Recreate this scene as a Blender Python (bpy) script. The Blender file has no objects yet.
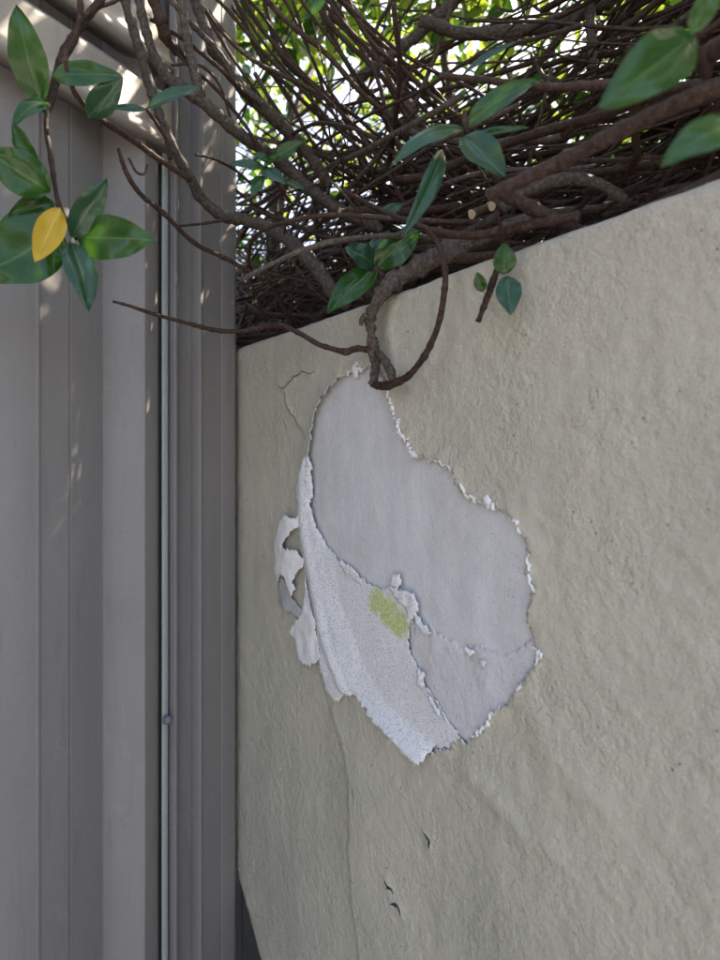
import bpy, bmesh, math, random
import numpy as np
from mathutils import Vector, noise
from mathutils.geometry import delaunay_2d_cdt
random.seed(11)
R = math.radians
scene = bpy.context.scene
COL = scene.collection

# ------------------------------------------------------------------ camera
EYE = 1.6          # camera height; the camera looks level along +Y
FPX = 660.0        # focal length in pixels of a 720 x 960 frame
cam_d = bpy.data.cameras.new('camera')
cam = bpy.data.objects.new('camera', cam_d); COL.objects.link(cam)
cam.location = (0, 0, EYE); cam.rotation_euler = (R(90), 0, 0)
cam_d.sensor_fit = 'HORIZONTAL'; cam_d.sensor_width = 36
cam_d.lens = FPX/720*36
cam_d.clip_start = 0.02; cam_d.clip_end = 3000
cam_d.dof.use_dof = True; cam_d.dof.focus_distance = 0.80; cam_d.dof.aperture_fstop = 6.6
scene.camera = cam

# ------------------------------------------------------------------ sky, sun, exposure
SUN_AZ, SUN_EL = R(54), R(50)      # azimuth clockwise from +Y
w = bpy.data.worlds.new('World'); scene.world = w; w.use_nodes = True
nt = w.node_tree; bgn = nt.nodes['Background']
sky = nt.nodes.new('ShaderNodeTexSky'); sky.sky_type = 'NISHITA'; sky.sun_disc = False
sky.sun_elevation = SUN_EL; sky.sun_rotation = SUN_AZ; sky.dust_density = 3.0; sky.air_density = 1.0; sky.ozone_density = 0.6
nt.links.new(sky.outputs[0], bgn.inputs[0]); bgn.inputs[1].default_value = 0.15
sd = bpy.data.lights.new('sun', 'SUN'); sd.energy = 4.0; sd.angle = R(0.53); sd.color = (1, .93, .82)
sun = bpy.data.objects.new('sun', sd); COL.objects.link(sun)
S = Vector((math.sin(SUN_AZ)*math.cos(SUN_EL), math.cos(SUN_AZ)*math.cos(SUN_EL), math.sin(SUN_EL)))
sun.rotation_euler = S.to_track_quat('Z', 'Y').to_euler(); sun.location = S*20
vs = scene.view_settings
vs.view_transform = 'Standard'; vs.look = 'None'; vs.exposure = 1.95; vs.gamma = 1; vs.use_curve_mapping = False
vs.use_white_balance = True; vs.white_balance_temperature = 7400; vs.white_balance_tint = 12
scene.cycles.use_denoising = True
scene.cycles.max_bounces = 8; scene.cycles.diffuse_bounces = 5; scene.cycles.transparent_max_bounces = 8

# ------------------------------------------------------------------ pixel -> place
def ray(u, v): return Vector(((u-360)/FPX, 1.0, (480-v)/FPX))
def at(u, v, t): r = ray(u, v)*t; return Vector((r.x, r.y, r.z+EYE))
# garden wall: vertical plane receding to the left
WA = math.atan(491/660.0)
WD = Vector((math.sin(WA), -math.cos(WA), 0))          # along the wall, towards the viewer
WN = Vector((-math.cos(WA), -math.sin(WA), 0))         # out of the wall, towards the viewer
W_DIST = 0.486
def wall_hit(u, v, off=0.0):
    r = ray(u, v); t = (W_DIST-off)/-(WN.dot(r)); return Vector((r.x*t, r.y*t, r.z*t+EYE))
W0 = wall_hit(236, 480); W0.z = 0
def wsz(u, v, off=0.0):
    p = wall_hit(u, v, off); return ((p-W0).dot(WD), p.z)
def W(s, z, off=0.0): return W0 + WD*s + WN*off + Vector((0, 0, z))
WALL_TOP = wsz(480, 266)[1]
# metal fence: vertical plane receding to the right
FA = math.atan(383/660.0)
FE = Vector((math.sin(FA), math.cos(FA), 0)); FN = Vector((math.cos(FA), -math.sin(FA), 0))
F_DIST = 0.704
def fence_hit(u, v):
    r = ray(u, v); t = F_DIST/-(FN.dot(r)); return Vector((r.x*t, r.y*t, r.z*t+EYE))
F0 = fence_hit(236, 480); F0.z = 0
def fe(u, off=0.0):
    r = ray(u, 480); t = (F_DIST-off)/-(FN.dot(r)); p = Vector((r.x*t, r.y*t, 0)); return (p-F0).dot(FE)
def F(e, off, z): return F0 + FE*e + FN*off + Vector((0, 0, z))

# ------------------------------------------------------------------ helpers
def tag(o, label=None, cat=None, group=None, kind=None):
    for k, x in (('label', label), ('category', cat), ('group', group), ('kind', kind)):
        if x: o[k] = x
    return o
def mesh_obj(name, verts, faces, mats, parent=None, smooth=True, midx=None, uvs=None):
    me = bpy.data.meshes.new(name)
    me.from_pydata([tuple(v) for v in verts], [], faces)
    for m in (mats if isinstance(mats, (list, tuple)) else [mats]): me.materials.append(m)
    if smooth: me.polygons.foreach_set('use_smooth', [True]*len(me.polygons))
    if midx is not None: me.polygons.foreach_set('material_index', midx)
    if uvs is not None:
        l = me.uv_layers.new(name='UVMap')
        li = np.zeros(len(me.loops), dtype=np.int32); me.loops.foreach_get('vertex_index', li)
        l.data.foreach_set('uv', np.asarray(uvs, dtype=np.float32)[li].ravel())
    me.update()
    o = bpy.data.objects.new(name, me); COL.objects.link(o)
    if parent: o.parent = parent
    return o
def empty(name, loc=(0, 0, 0)):
    o = bpy.data.objects.new(name, None); COL.objects.link(o); o.empty_display_size = .05
    return o        # kept at the origin: children use world coordinates
class MB:
    def __init__(s): s.v = []; s.f = []; s.uv = []
    def add(s, v, f, uv=None):
        n = len(s.v); s.v += v; s.f += [tuple(i+n for i in q) for q in f]
        if uv is not None: s.uv += uv
def catmull(P, n):
    P = [Vector(p) for p in P]
    if len(P) == 2: P = [P[0], (P[0]+P[1])/2, P[1]]
    Q = [P[0]*2-P[1]]+P+[P[-1]*2-P[-2]]; out = []
    seg = len(P)-1
    for k in range(n+1):
        x = k/n*seg; i = min(int(x), seg-1); t = x-i
        a, b, c, d = Q[i:i+4]
        out.append(.5*((2*b)+(c-a)*t+(2*a-5*b+4*c-d)*t*t+(3*b-a-3*c+d)*t**3))
    return out
def interp(vals, n):
    return list(np.interp(np.linspace(0, len(vals)-1, n+1), range(len(vals)), vals))
def tube(P, rad, n=16, sides=6, knob=0.0, wob=0.0, seed=0.0, node=0.0):
    """P control points, rad list of radii; returns verts, faces with capped ends"""
    pts = catmull(P, n); rr = interp(rad, n)
    if wob:
        pts = [p+Vector(noise.noise_vector(p*9+Vector((seed, 0, 0))))*wob for p in pts]
    if node:        # swollen joints at uneven distances
        acc = 0; nxt = .012; rr = list(rr); hits = []; run = [0]
        for i in range(1, len(pts)): run.append(run[-1]+(pts[i]-pts[i-1]).length)
        rnd = random.Random(int(seed*1000))
        while nxt < run[-1]: hits.append((nxt, rnd.uniform(.4, 1.2))); nxt += rnd.uniform(.012, .034)
        for i in range(len(rr)):
            for h, am in hits:
                x = (run[i]-h)/(rr[i]*.55+.0008)
                if abs(x) < 3: rr[i] *= 1+node*am*math.exp(-x*x)
    v = []; f = []
    t = (pts[1]-pts[0]).normalized()
    up = t.orthogonal().normalized()
    for i, p in enumerate(pts):
        t2 = (pts[min(i+1, n)]-pts[max(i-1, 0)])
        if t2.length > 1e-9: t = t2.normalized()
        up = (up-t*up.dot(t)).normalized(); sd_ = t.cross(up)
        for k in range(sides):
            a = 2*math.pi*k/sides
            d = up*math.cos(a)+sd_*math.sin(a); r = rr[i]
            if knob: r *= 1+knob*.7*noise.noise((p+d*r)*130+Vector((seed, 0, 0)))+knob*.55*noise.noise((p+d*r)*300+Vector((0, 0, seed)))+knob*.6*noise.noise(p*45+Vector((0, seed, 0)))
            v.append(p+d*r)
    for i in range(n):
        for k in range(sides):
            a = i*sides+k; b = i*sides+(k+1) % sides
            f.append((a, b, b+sides, a+sides))
    v.append(pts[0]); v.append(pts[-1]); c0 = len(v)-2
    for k in range(sides):
        f.append((c0, (k+1) % sides, k)); f.append((c0+1, n*sides+k, n*sides+(k+1) % sides))
    return v, f

# ------------------------------------------------------------------ materials
def new_mat(name):
    m = bpy.data.materials.new(name); m.use_nodes = True
    n = m.node_tree.nodes; return m, m.node_tree, n['Principled BSDF'], n['Material Output']
def N(nt, t, **kw):
    x = nt.nodes.new(t)
    for k, v in kw.items():
        if k in x.inputs and not hasattr(x, k): x.inputs[k].default_value = v
        else: setattr(x, k, v)
    return x
def noise_n(nt, vec, scale, detail=4, rough=.55):
    x = nt.nodes.new('ShaderNodeTexNoise'); x.inputs['Scale'].default_value = scale
    x.inputs['Detail'].default_value = detail; x.inputs['Roughness'].default_value = rough
    if vec: nt.links.new(vec, x.inputs['Vector'])
    return x.outputs['Fac']
def ramp(nt, fac, stops, interp_='LINEAR'):
    x = nt.nodes.new('ShaderNodeValToRGB'); x.color_ramp.interpolation = interp_
    e = x.color_ramp.elements
    while len(e) < len(stops): e.new(.5)
    for q, (p, c) in zip(e, stops):
        q.position = p; q.color = (c, c, c, 1) if isinstance(c, (int, float)) else (*c, 1)
    nt.links.new(fac, x.inputs[0]); return x.outputs[0]
def mixc(nt, fac, a, b, mode='MIX'):
    x = nt.nodes.new('ShaderNodeMix'); x.data_type = 'RGBA'; x.blend_type = mode
    for sock, val in ((x.inputs[0], fac), (x.inputs[6], a), (x.inputs[7], b)):
        if isinstance(val, (int, float)): sock.default_value = val
        elif isinstance(val, tuple): sock.default_value = (*val, 1)
        else: nt.links.new(val, sock)
    return x.outputs[2]
def math_n(nt, op, a, b=None, c=None):
    x = nt.nodes.new('ShaderNodeMath'); x.operation = op
    for i, val in enumerate((a, b, c)):
        if val is None: continue
        if isinstance(val, (int, float)): x.inputs[i].default_value = val
        else: nt.links.new(val, x.inputs[i])
    return x.outputs[0]
def bump(nt, h, strength, dist, prev=None):
    x = nt.nodes.new('ShaderNodeBump'); x.inputs['Strength'].default_value = strength; x.inputs['Distance'].default_value = dist
    nt.links.new(h, x.inputs['Height'])
    if prev: nt.links.new(prev, x.inputs['Normal'])
    return x.outputs['Normal']
def coords(nt, scale=(1, 1, 1)):
    t = nt.nodes.new('ShaderNodeTexCoord')
    if scale == (1, 1, 1): return t.outputs['Object']
    m = nt.nodes.new('ShaderNodeMapping'); m.inputs['Scale'].default_value = scale
    nt.links.new(t.outputs['Object'], m.inputs['Vector']); return m.outputs['Vector']
def voro(nt, vec, scale, rnd=1.0):
    x = nt.nodes.new('ShaderNodeTexVoronoi'); x.inputs['Scale'].default_value = scale; x.inputs['Randomness'].default_value = rnd
    nt.links.new(vec, x.inputs['Vector']); return x.outputs['Distance']

def mat_paint():
    m, nt, p, o = new_mat('beige_wall_paint'); c = coords(nt)
    big = noise_n(nt, c, 5, 5, .6)
    col = ramp(nt, big, [(.3, (.455, .433, .36)), (.5, (.51, .483, .402)), (.72, (.56, .525, .435))])
    grime = noise_n(nt, coords(nt, (9, 9, 1.3)), 2.4, 6, .65)
    col = mixc(nt, ramp(nt, grime, [(.52, 0), (.78, .45)]), col, (.30, .285, .225))
    spk = voro(nt, c, 95)
    gate = noise_n(nt, c, 22, 2)
    dots = math_n(nt, 'MULTIPLY', ramp(nt, spk, [(.06, 1), (.14, 0)]), ramp(nt, gate, [(.55, 0), (.62, .85)]))
    col = mixc(nt, dots, col, (.12, .11, .085))
    fine = noise_n(nt, c, 620, 2)
    col = mixc(nt, .16, col, ramp(nt, fine, [(.3, .18), (.7, .75)]), 'OVERLAY')
    nt.links.new(col, p.inputs['Base Color'])
    p.inputs['Roughness'].default_value = .5; p.inputs['Specular IOR Level'].default_value = .4
    st = noise_n(nt, c, 170, 3, .6)
    vary = ramp(nt, noise_n(nt, c, 11, 3, .6), [(.35, .25), (.68, 1.0)])
    b = bump(nt, math_n(nt, 'MULTIPLY', ramp(nt, st, [(.28, 0), (.75, 1)]), vary), .75, .0021)
    b = bump(nt, noise_n(nt, c, 420, 3, .65), .55, .0010, b)
    b = bump(nt, noise_n(nt, c, 45, 3, .55), .5, .0035, b)
    nt.links.new(b, p.inputs['Normal']); return m
def mat_render():
    m, nt, p, o = new_mat('bare_grey_render'); c = coords(nt)
    st = noise_n(nt, coords(nt, (7, 7, .8)), 4, 4, .6)
    col = ramp(nt, st, [(.3, (.60, .60, .62)), (.7, (.70, .70, .715))])
    bl = noise_n(nt, c, 14, 5, .65)
    col = mixc(nt, ramp(nt, bl, [(.42, 0), (.72, .6)]), col, (.52, .51, .51))
    drip = noise_n(nt, coords(nt, (11, 11, 1.0)), 3, 5, .65)
    col = mixc(nt, ramp(nt, drip, [(.5, 0), (.75, .4)]), col, (.74, .74, .76))
    sand = noise_n(nt, c, 520, 3, .7); col = mixc(nt, .22, col, ramp(nt, sand, [(.3, .2), (.7, .75)]), 'OVERLAY')
    pit = math_n(nt, 'MULTIPLY', ramp(nt, voro(nt, c, 240), [(.08, 1), (.2, 0)]), ramp(nt, noise_n(nt, c, 50, 2), [(.42, 0), (.6, .9)]))
    col = mixc(nt, pit, col, (.20, .20, .21))
    nt.links.new(col, p.inputs['Base Color']); p.inputs['Roughness'].default_value = .75
    b = bump(nt, noise_n(nt, c, 260, 4, .65), .7, .0014)
    b = bump(nt, noise_n(nt, c, 30, 3, .5), .45, .006, b)
    nt.links.new(b, p.inputs['Normal']); return m
def mat_primer(name, a, b_, grain=.55, wrinkle=.3, algae=None):
    m, nt, p, o = new_mat(name); c = coords(nt)
    col = ramp(nt, noise_n(nt, c, 18, 5, .6), [(.3, a), (.75, b_)])
    g = noise_n(nt, c, 460, 3, .7)
    col = mixc(nt, ramp(nt, g, [(.5, 0), (.68, grain)]), col, (.27, .27, .28))
    spk = math_n(nt, 'MULTIPLY', ramp(nt, voro(nt, c, 260), [(.1, 1), (.22, 0)]), ramp(nt, noise_n(nt, c, 70, 2), [(.5, 0), (.62, .8)]))
    col = mixc(nt, spk, col, (.2, .2, .2))
    if algae:       # a green algae stain with a ragged outline, growing at one place on the film
        tot = None
        for q, rad in algae:
            d = nt.nodes.new('ShaderNodeVectorMath'); d.operation = 'DISTANCE'; nt.links.new(c, d.inputs[0]); d.inputs[1].default_value = q
            x = math_n(nt, 'SUBTRACT', 1.0, math_n(nt, 'DIVIDE', d.outputs['Value'], rad))
            tot = x if tot is None else math_n(nt, 'MAXIMUM', tot, x)
        e = math_n(nt, 'ADD', tot, math_n(nt, 'MULTIPLY', math_n(nt, 'SUBTRACT', noise_n(nt, c, 120, 4, .7), .5), 1.5))
        gc = ramp(nt, noise_n(nt, c, 330, 3, .7), [(.35, (.66, .70, .50)), (.5, (.50, .58, .20)), (.7, (.33, .44, .08))])
        col = mixc(nt, ramp(nt, e, [(.12, 0), (.42, .92)]), col, gc)
    nt.links.new(col, p.inputs['Base Color']); p.inputs['Roughness'].default_value = .7
    b = bump(nt, g, .4, .001); b = bump(nt, noise_n(nt, c, 60, 4, .6), wrinkle, .004, b)
    nt.links.new(b, p.inputs['Normal']); return m
def mat_metal(name, a, b_, rough=.42):
    m, nt, p, o = new_mat(name); c = coords(nt, (1, 1, .25))
    col = ramp(nt, noise_n(nt, c, 7, 6, .6), [(.3, a), (.7, b_)])
    cf = coords(nt)
    # chalky wandering water marks and specks of dirt
    wv = noise_n(nt, cf, 26, 3, .5)
    line = ramp(nt, wv, [(.485, 0), (.5, 1), (.515, 0)])
    gate = ramp(nt, noise_n(nt, cf, 4, 2), [(.5, 0), (.62, .22)])
    col = mixc(nt, math_n(nt, 'MULTIPLY', line, gate), col, tuple(min(1, x*1.5) for x in b_))
    dirt = ramp(nt, noise_n(nt, coords(nt, (22, 22, 2)), 3, 6, .7), [(.55, 0), (.8, .4)])
    col = mixc(nt, dirt, col, tuple(x*.6 for x in a))
    spk = math_n(nt, 'MULTIPLY', ramp(nt, voro(nt, cf, 90), [(.05, 1), (.1, 0)]), ramp(nt, noise_n(nt, cf, 25, 2), [(.6, 0), (.66, .8)]))
    col = mixc(nt, spk, col, (.06, .055, .05))
    fine = noise_n(nt, cf, 500, 3, .7); col = mixc(nt, .14, col, ramp(nt, fine, [(.3, .25), (.7, .7)]), 'OVERLAY')
    nt.links.new(col, p.inputs['Base Color'])
    nt.links.new(ramp(nt, noise_n(nt, cf, 12, 4), [(.3, rough), (.7, rough+.2)]), p.inputs['Roughness'])
    p.inputs['Specular IOR Level'].default_value = .45
    b = bump(nt, noise_n(nt, coords(nt, (1, 1, .15)), 9, 3), .25, .006)
    b = bump(nt, fine, .08, .0006, b)
    nt.links.new(b, p.inputs['Normal']); return m
def mat_bark(name, a, b_, c_):
    m, nt, p, o = new_mat(name); c = coords(nt)
    f = noise_n(nt, c, 240, 5, .7)
    col = ramp(nt, f, [(.3, a), (.52, b_), (.75, c_)])
    len_ = math_n(nt, 'MULTIPLY', ramp(nt, voro(nt, c, 330), [(.12, .8), (.26, 0)]), ramp(nt, noise_n(nt, c, 90, 2), [(.5, 0), (.6, 1)]))
    col = mixc(nt, len_, col, tuple(min(1, x*1.7) for x in c_))
    oi = nt.nodes.new('ShaderNodeObjectInfo')
    col = mixc(nt, .55, col, ramp(nt, oi.outputs['Random'], [(0, .3), (1, .66)]), 'OVERLAY')
    nt.links.new(col, p.inputs['Base Color']); p.inputs['Roughness'].default_value = .6
    p.inputs['Specular IOR Level'].default_value = .2
    b = bump(nt, noise_n(nt, c, 420, 4, .75), .8, .0016); b = bump(nt, noise_n(nt, c, 130, 3), .5, .002, b)
    nt.links.new(b, p.inputs['Normal']); return m
def mat_leaf(name, dark, mid, vein, trans, rough=.32, tmix=.25, patchy=.35):
    m, nt, p, o = new_mat(name); c = coords(nt)
    uvn = nt.nodes.new('ShaderNodeUVMap'); uvn.uv_map = 'UVMap'
    sep = nt.nodes.new('ShaderNodeSeparateXYZ'); nt.links.new(uvn.outputs[0], sep.inputs[0])
    x = math_n(nt, 'ABSOLUTE', math_n(nt, 'SUBTRACT', sep.outputs[0], .5))
    y = sep.outputs[1]
    col = ramp(nt, noise_n(nt, c, 35, 4, .6), [(.3, dark), (.7, mid)])
    col = mixc(nt, ramp(nt, noise_n(nt, c, 19, 2), [(.55, 0), (.72, patchy)]), col, vein)
    lat = math_n(nt, 'FRACT', math_n(nt, 'MULTIPLY', math_n(nt, 'SUBTRACT', y, math_n(nt, 'MULTIPLY', x, .55)), 9.0))
    latl = ramp(nt, math_n(nt, 'ABSOLUTE', math_n(nt, 'SUBTRACT', lat, .5)), [(.0, .28), (.05, 0)])
    midl = ramp(nt, x, [(.012, .75), (.032, 0)])
    vv = math_n(nt, 'MAXIMUM', latl, midl)
    col = mixc(nt, vv, col, vein)
    nt.links.new(col, p.inputs['Base Color']); p.inputs['Roughness'].default_value = rough
    p.inputs['Specular IOR Level'].default_value = .42
    b = bump(nt, vv, -.35, .0012); b = bump(nt, noise_n(nt, c, 120, 3), .12, .002, b)
    nt.links.new(b, p.inputs['Normal'])
    tr = nt.nodes.new('ShaderNodeBsdfTranslucent'); tr.inputs[0].default_value = (*trans, 1)
    mx = nt.nodes.new('ShaderNodeMixShader'); mx.inputs[0].default_value = tmix
    nt.links.new(p.outputs[0], mx.inputs[1]); nt.links.new(tr.outputs[0], mx.inputs[2]); nt.links.new(mx.outputs[0], o.inputs[0])
    return m
def mat_plain(name, a, b_, scale=8, rough=.8, bstr=.5, bdist=.01):
    m, nt, p, o = new_mat(name); c = coords(nt); f = noise_n(nt, c, scale, 6, .65)
    nt.links.new(ramp(nt, f, [(.3, a), (.7, b_)]), p.inputs['Base Color']); p.inputs['Roughness'].default_value = rough
    nt.links.new(bump(nt, noise_n(nt, c, scale*6, 4), bstr, bdist), p.inputs['Normal']); return m

M = dict(
    paint=mat_paint(), render=mat_render(),
    flap=mat_primer('white_flap_underside', (.74, .74, .76), (.82, .82, .84), .8, .35, [(wall_hit(374, 601, .008), .023), (wall_hit(386, 612, .006), .023), (wall_hit(398, 623, .005), .022)]),
    white=mat_primer('white_primer', (.80, .80, .80), (.86, .86, .86), .12, .2),
    skim=mat_primer('grey_skim_coat', (.60, .59, .61), (.68, .67, .69), .25, .9),
    greyback=mat_primer('grey_flake', (.40, .41, .42), (.48, .49, .50), .15, .2),
    steel=mat_metal('grey_painted_steel', (.205, .193, .192), (.255, .240, .239)),
    steel_rail=mat_metal('warm_grey_rail_paint', (.30, .27, .245), (.36, .325, .295), .38),
    steel_pale=mat_metal('pale_blue_grey_channel', (.36, .395, .395), (.42, .455, .455), .35),
    bolt=mat_metal('bolt_steel', (.13, .15, .19), (.18, .20, .25), .3),
    bark=mat_bark('grey_brown_bark', (.035, .027, .022), (.095, .076, .064), (.19, .162, .14)),
    twig=mat_bark('red_brown_twig_bark', (.028, .0155, .012), (.064, .038, .030), (.125, .082, .067)),
    cut=mat_plain('pale_cut_wood', (.45, .34, .22), (.6, .48, .34), 200, .8, .3, .001),
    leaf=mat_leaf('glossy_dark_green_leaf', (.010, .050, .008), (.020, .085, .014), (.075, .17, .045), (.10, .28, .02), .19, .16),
    leaf_b=mat_leaf('blue_green_leaf', (.013, .050, .026), (.026, .082, .044), (.09, .17, .09), (.08, .2, .05), .18, .12, .15),
    leaf_y=mat_leaf('yellow_leaf', (.55, .34, .02), (.62, .42, .035), (.7, .55, .16), (.7, .5, .05), .4, .25, .2),
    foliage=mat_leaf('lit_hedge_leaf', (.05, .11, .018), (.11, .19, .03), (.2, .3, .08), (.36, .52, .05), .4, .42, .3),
    soil=mat_plain('garden_soil', (.055, .042, .03), (.12, .095, .07), 6, .95, .8, .03),
    pave=mat_plain('concrete_paving', (.26, .25, .235), (.36, .35, .33), 4, .85, .4, .01),
)

# ------------------------------------------------------------------ ground
def sheet(name, pts, z, mat, label):
    o = mesh_obj(name, [(x, y, z) for x, y in pts], [tuple(range(len(pts)))], mat, smooth=False)
    return tag(o, label, 'ground', kind='structure')
sheet('ground', [(-600, -600), (600, -600), (600, 600), (-600, 600)], 0, M['soil'], 'bare garden soil running off behind the hedge')
pv = [W(-.02, 0, .02), W(9, 0, .02), W(9, 0, 9), F(-11, .03, 0)]  # paving out of view, made wide and pale to bounce warm sunlight
sheet('path', [(p.x, p.y) for p in pv], .004, M['pave'], 'concrete paving between the wall and the metal fence, widened to bounce warm light')

# ------------------------------------------------------------------ garden wall
def inside(px, py, poly):
    r = np.zeros(len(px), bool); q = np.asarray(poly); j = len(q)-1
    for i in range(len(q)):
        xi, yi = q[i]; xj, yj = q[j]
        if yi != yj:
            r ^= ((yi > py) != (yj > py)) & (px < (xj-xi)*(py-yi)/(yj-yi)+xi)
        j = i
    return r
def seg_dist(px, py, poly, closed=True):
    q = np.asarray(poly); d = np.full(len(px), 1e9)
    for i in range(len(q) if closed else len(q)-1):
        a = q[i]; b = q[(i+1) % len(q)]; e = b-a; L = max(e@e, 1e-14)
        t = np.clip(((px-a[0])*e[0]+(py-a[1])*e[1])/L, 0, 1)
        d = np.minimum(d, (px-a[0]-t*e[0])**2+(py-a[1]-t*e[1])**2)
    return np.sqrt(d)
def rough_poly(pix, step=.004, amp=.0022, seed=1, closed=True, off=.004):
    P = [Vector((*wsz(*q, off), 0)) for q in pix]; out = []
    n = len(P)
    for i in range(n if closed else n-1):
        a, b = P[i], P[(i+1) % n]; k = max(1, int((b-a).length/step))
        for j in range(k):
            p = a.lerp(b, j/k)
            nv = .6*noise.noise_vector(p*90+Vector((seed, 0, 0)))+.5*noise.noise_vector(p*230+Vector((seed, 3, 0)))+.45*noise.noise_vector(p*520+Vector((seed, 7, 0)))
            out.append((p.x+nv.x*amp, p.y+nv.y*amp))
    if not closed: out.append((P[-1].x, P[-1].y))
    return out
wall = empty('garden_wall')
tag(wall, 'beige painted rendered garden wall with a large patch of peeling paint', 'wall')
SR = 2.7                    # wall runs on past the viewer on the right
TH = .13
RT = .007; RL = .050        # rounded top edge, rounded far end
def end_s(z):               # far end of the wall, broken away low down
    return -.034 + min(.14, max(0.0, (0.965-z))*.87) + .004*noise.noise(Vector((0, 0, z*9)))
def wall_pt(s, a, off):
    """a = height measured up the face, going over the rounded arris on to the top"""
    e = end_s(a); x = s-e
    nrm = Vector(WN); z = a; back = 0.0
    if x < RL:     # roll round the far end
        if x < -.06: x = -.06
        th = min(math.pi/2, (RL-x)/RL)
        sx = e+RL-RL*math.sin(th); bk = RL*(1-math.cos(th))
        if (RL-x)/RL > math.pi/2: bk += (RL-x)-RL*math.pi/2
        nrm = WN*math.cos(th)-WD*math.sin(th); s = sx; back = bk
    zt = WALL_TOP
    if a > zt-RT:
        th = min(math.pi/2, (a-zt+RT)/RT); ex = max(0, (a-zt+RT)-RT*math.pi/2)
        z = zt-RT+RT*math.sin(th); back += RT*(1-math.cos(th))+ex
        nrm = (nrm*math.cos(th)+Vector((0, 0, 1))*math.sin(th)).normalized()
    return W0+WD*s-WN*back+Vector((0, 0, z))+nrm*off

HOLE_PX = [(354, 368), (344, 378), (330, 392), (319, 413), (313, 440), (310, 470), (307, 490), (307, 515), (309, 545),
           (313, 575), (318, 605), (324, 640), (330, 668), (336, 684), (344, 692), (356, 694), (372, 716), (392, 738), (417, 757), (440, 750), (458, 742), (470, 738),
           (484, 728), (494, 713), (507, 704), (517, 690), (528, 677), (538, 660), (536, 648), (534, 636), (529, 622), (531, 604), (533, 587), (528, 570),
           (530, 555), (522, 535), (519, 524), (508, 516), (492, 506), (480, 505), (468, 496), (459, 486), (454, 474), (444, 465), (428, 458), (412, 453),
           (404, 440), (397, 422), (392, 405), (390, 388), (378, 372), (366, 367)]
hole = rough_poly(HOLE_PX, .0013, .0072, 3)
cracks_px = [  # thin slits torn through the film
    [(277, 386), (285, 388), (292, 380), (302, 371), (312, 374), (318, 368)],
    [(285, 390), (287, 402), (293, 415), (302, 428), (309, 436)],
    [(425, 833), (430, 838), (431, 848)], [(388, 880), (391, 887), (396, 892)],
    [(394, 902), (400, 906), (403, 914)], [(356, 790), (357, 797)]]
crack_w = [.0011, .0007, .0022, .0018, .0022, .0008]
slits = []
for i, (c, cw) in enumerate(zip(cracks_px, crack_w)):
    P = [Vector((*q, 0)) for q in rough_poly(c, .0018, .0034, 20+i, False)]
    lft, rgt = [], []
    for k, p in enumerate(P):
        t = (P[min(k+1, len(P)-1)]-P[max(k-1, 0)]).normalized(); nn = Vector((-t.y, t.x, 0))
        ww = cw*(.25+.75*math.sin(math.pi*(k+.3)/(len(P)-.4)))*(1+.5*noise.noise(p*300))
        lft.append(p+nn*ww); rgt.append(p-nn*ww)
    slits.append([(q.x, q.y) for q in lft+rgt[::-1]])
# points: fine grid where the photograph looks, coarse elsewhere
random.seed(5)
pts = []; edges = []
def add_loop(poly):
    n = len(pts); pts.extend(poly)
    edges.extend((n+i, n+(i+1) % len(poly)) for i in range(len(poly)))
add_loop(hole)
for q in slits: add_loop(q)
A_MAX = WALL_TOP-RT+RT*math.pi/2+TH-.012
gs, ga = [], []
S0 = -.11; SV = .86; ZV = .78
for s in np.arange(S0, SV, .0042):
    for a in np.arange(ZV, WALL_TOP-RT-.003, .0042):
        gs.append(s+random.uniform(-.0013, .0013)); ga.append(a+random.uniform(-.0013, .0013))
for s in np.arange(S0, SR, .012):
    for k in range(6): gs.append(s); ga.append(WALL_TOP-RT+RT*math.pi/2*k/5)
for s in np.arange(S0, SR+.001, .05):
    for a in list(np.arange(0.0, ZV, .05))+[A_MAX]: gs.append(s); ga.append(a)
for s in list(np.arange(SV+.01, SR, .03))+[SR]:
    for a in np.arange(ZV, WALL_TOP-RT-.003, .03): gs.append(s); ga.append(a)
gs = np.array(gs); ga = np.array(ga)
dd = seg_dist(gs, ga, hole)
for q in slits: dd = np.minimum(dd, seg_dist(gs, ga, q))
keep = (dd > .0011) & ~inside(gs, ga, hole)
pts.extend(zip(gs[keep].tolist(), ga[keep].tolist()))
ov, oe, of, _, _, _ = delaunay_2d_cdt([Vector(p) for p in pts], edges, [], 0, 1e-6)
V2 = np.array([(p.x, p.y) for p in ov]); T = np.array([list(t) for t in of])
cen = V2[T].mean(axis=1)
kill = inside(cen[:, 0], cen[:, 1], hole)
for q in slits: kill |= inside(cen[:, 0], cen[:, 1], q)
T = T[~kill]
dh = seg_dist(V2[:, 0], V2[:, 1], hole); dc = np.full(len(V2), 1e9)
for q in slits[:5]: dc = np.minimum(dc, seg_dist(V2[:, 0], V2[:, 1], q))
ridge_px = [(322, 672), (333, 705), (345, 738), (352, 775), (354, 815), (352, 850), (356, 900), (364, 960)]
ridge = [wsz(*q) for q in ridge_px]
rz = np.array([p[1] for p in ridge])[::-1]; rs = np.array([p[0] for p in ridge])[::-1]
folds = [([(470, 768), (500, 800), (530, 838), (555, 850)], .0035, .012), ([(530, 700), (560, 760), (600, 800)], .003, .02),
         ([(395, 300), (392, 330), (398, 365)], .0035, .008), ([(440, 310), (438, 345), (425, 375)], .002, .008)]
FD = [(seg_dist(V2[:, 0], V2[:, 1], [wsz(*q) for q in f], False), a, ww) for f, a, ww in folds]
HC = wsz(345, 520)
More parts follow.
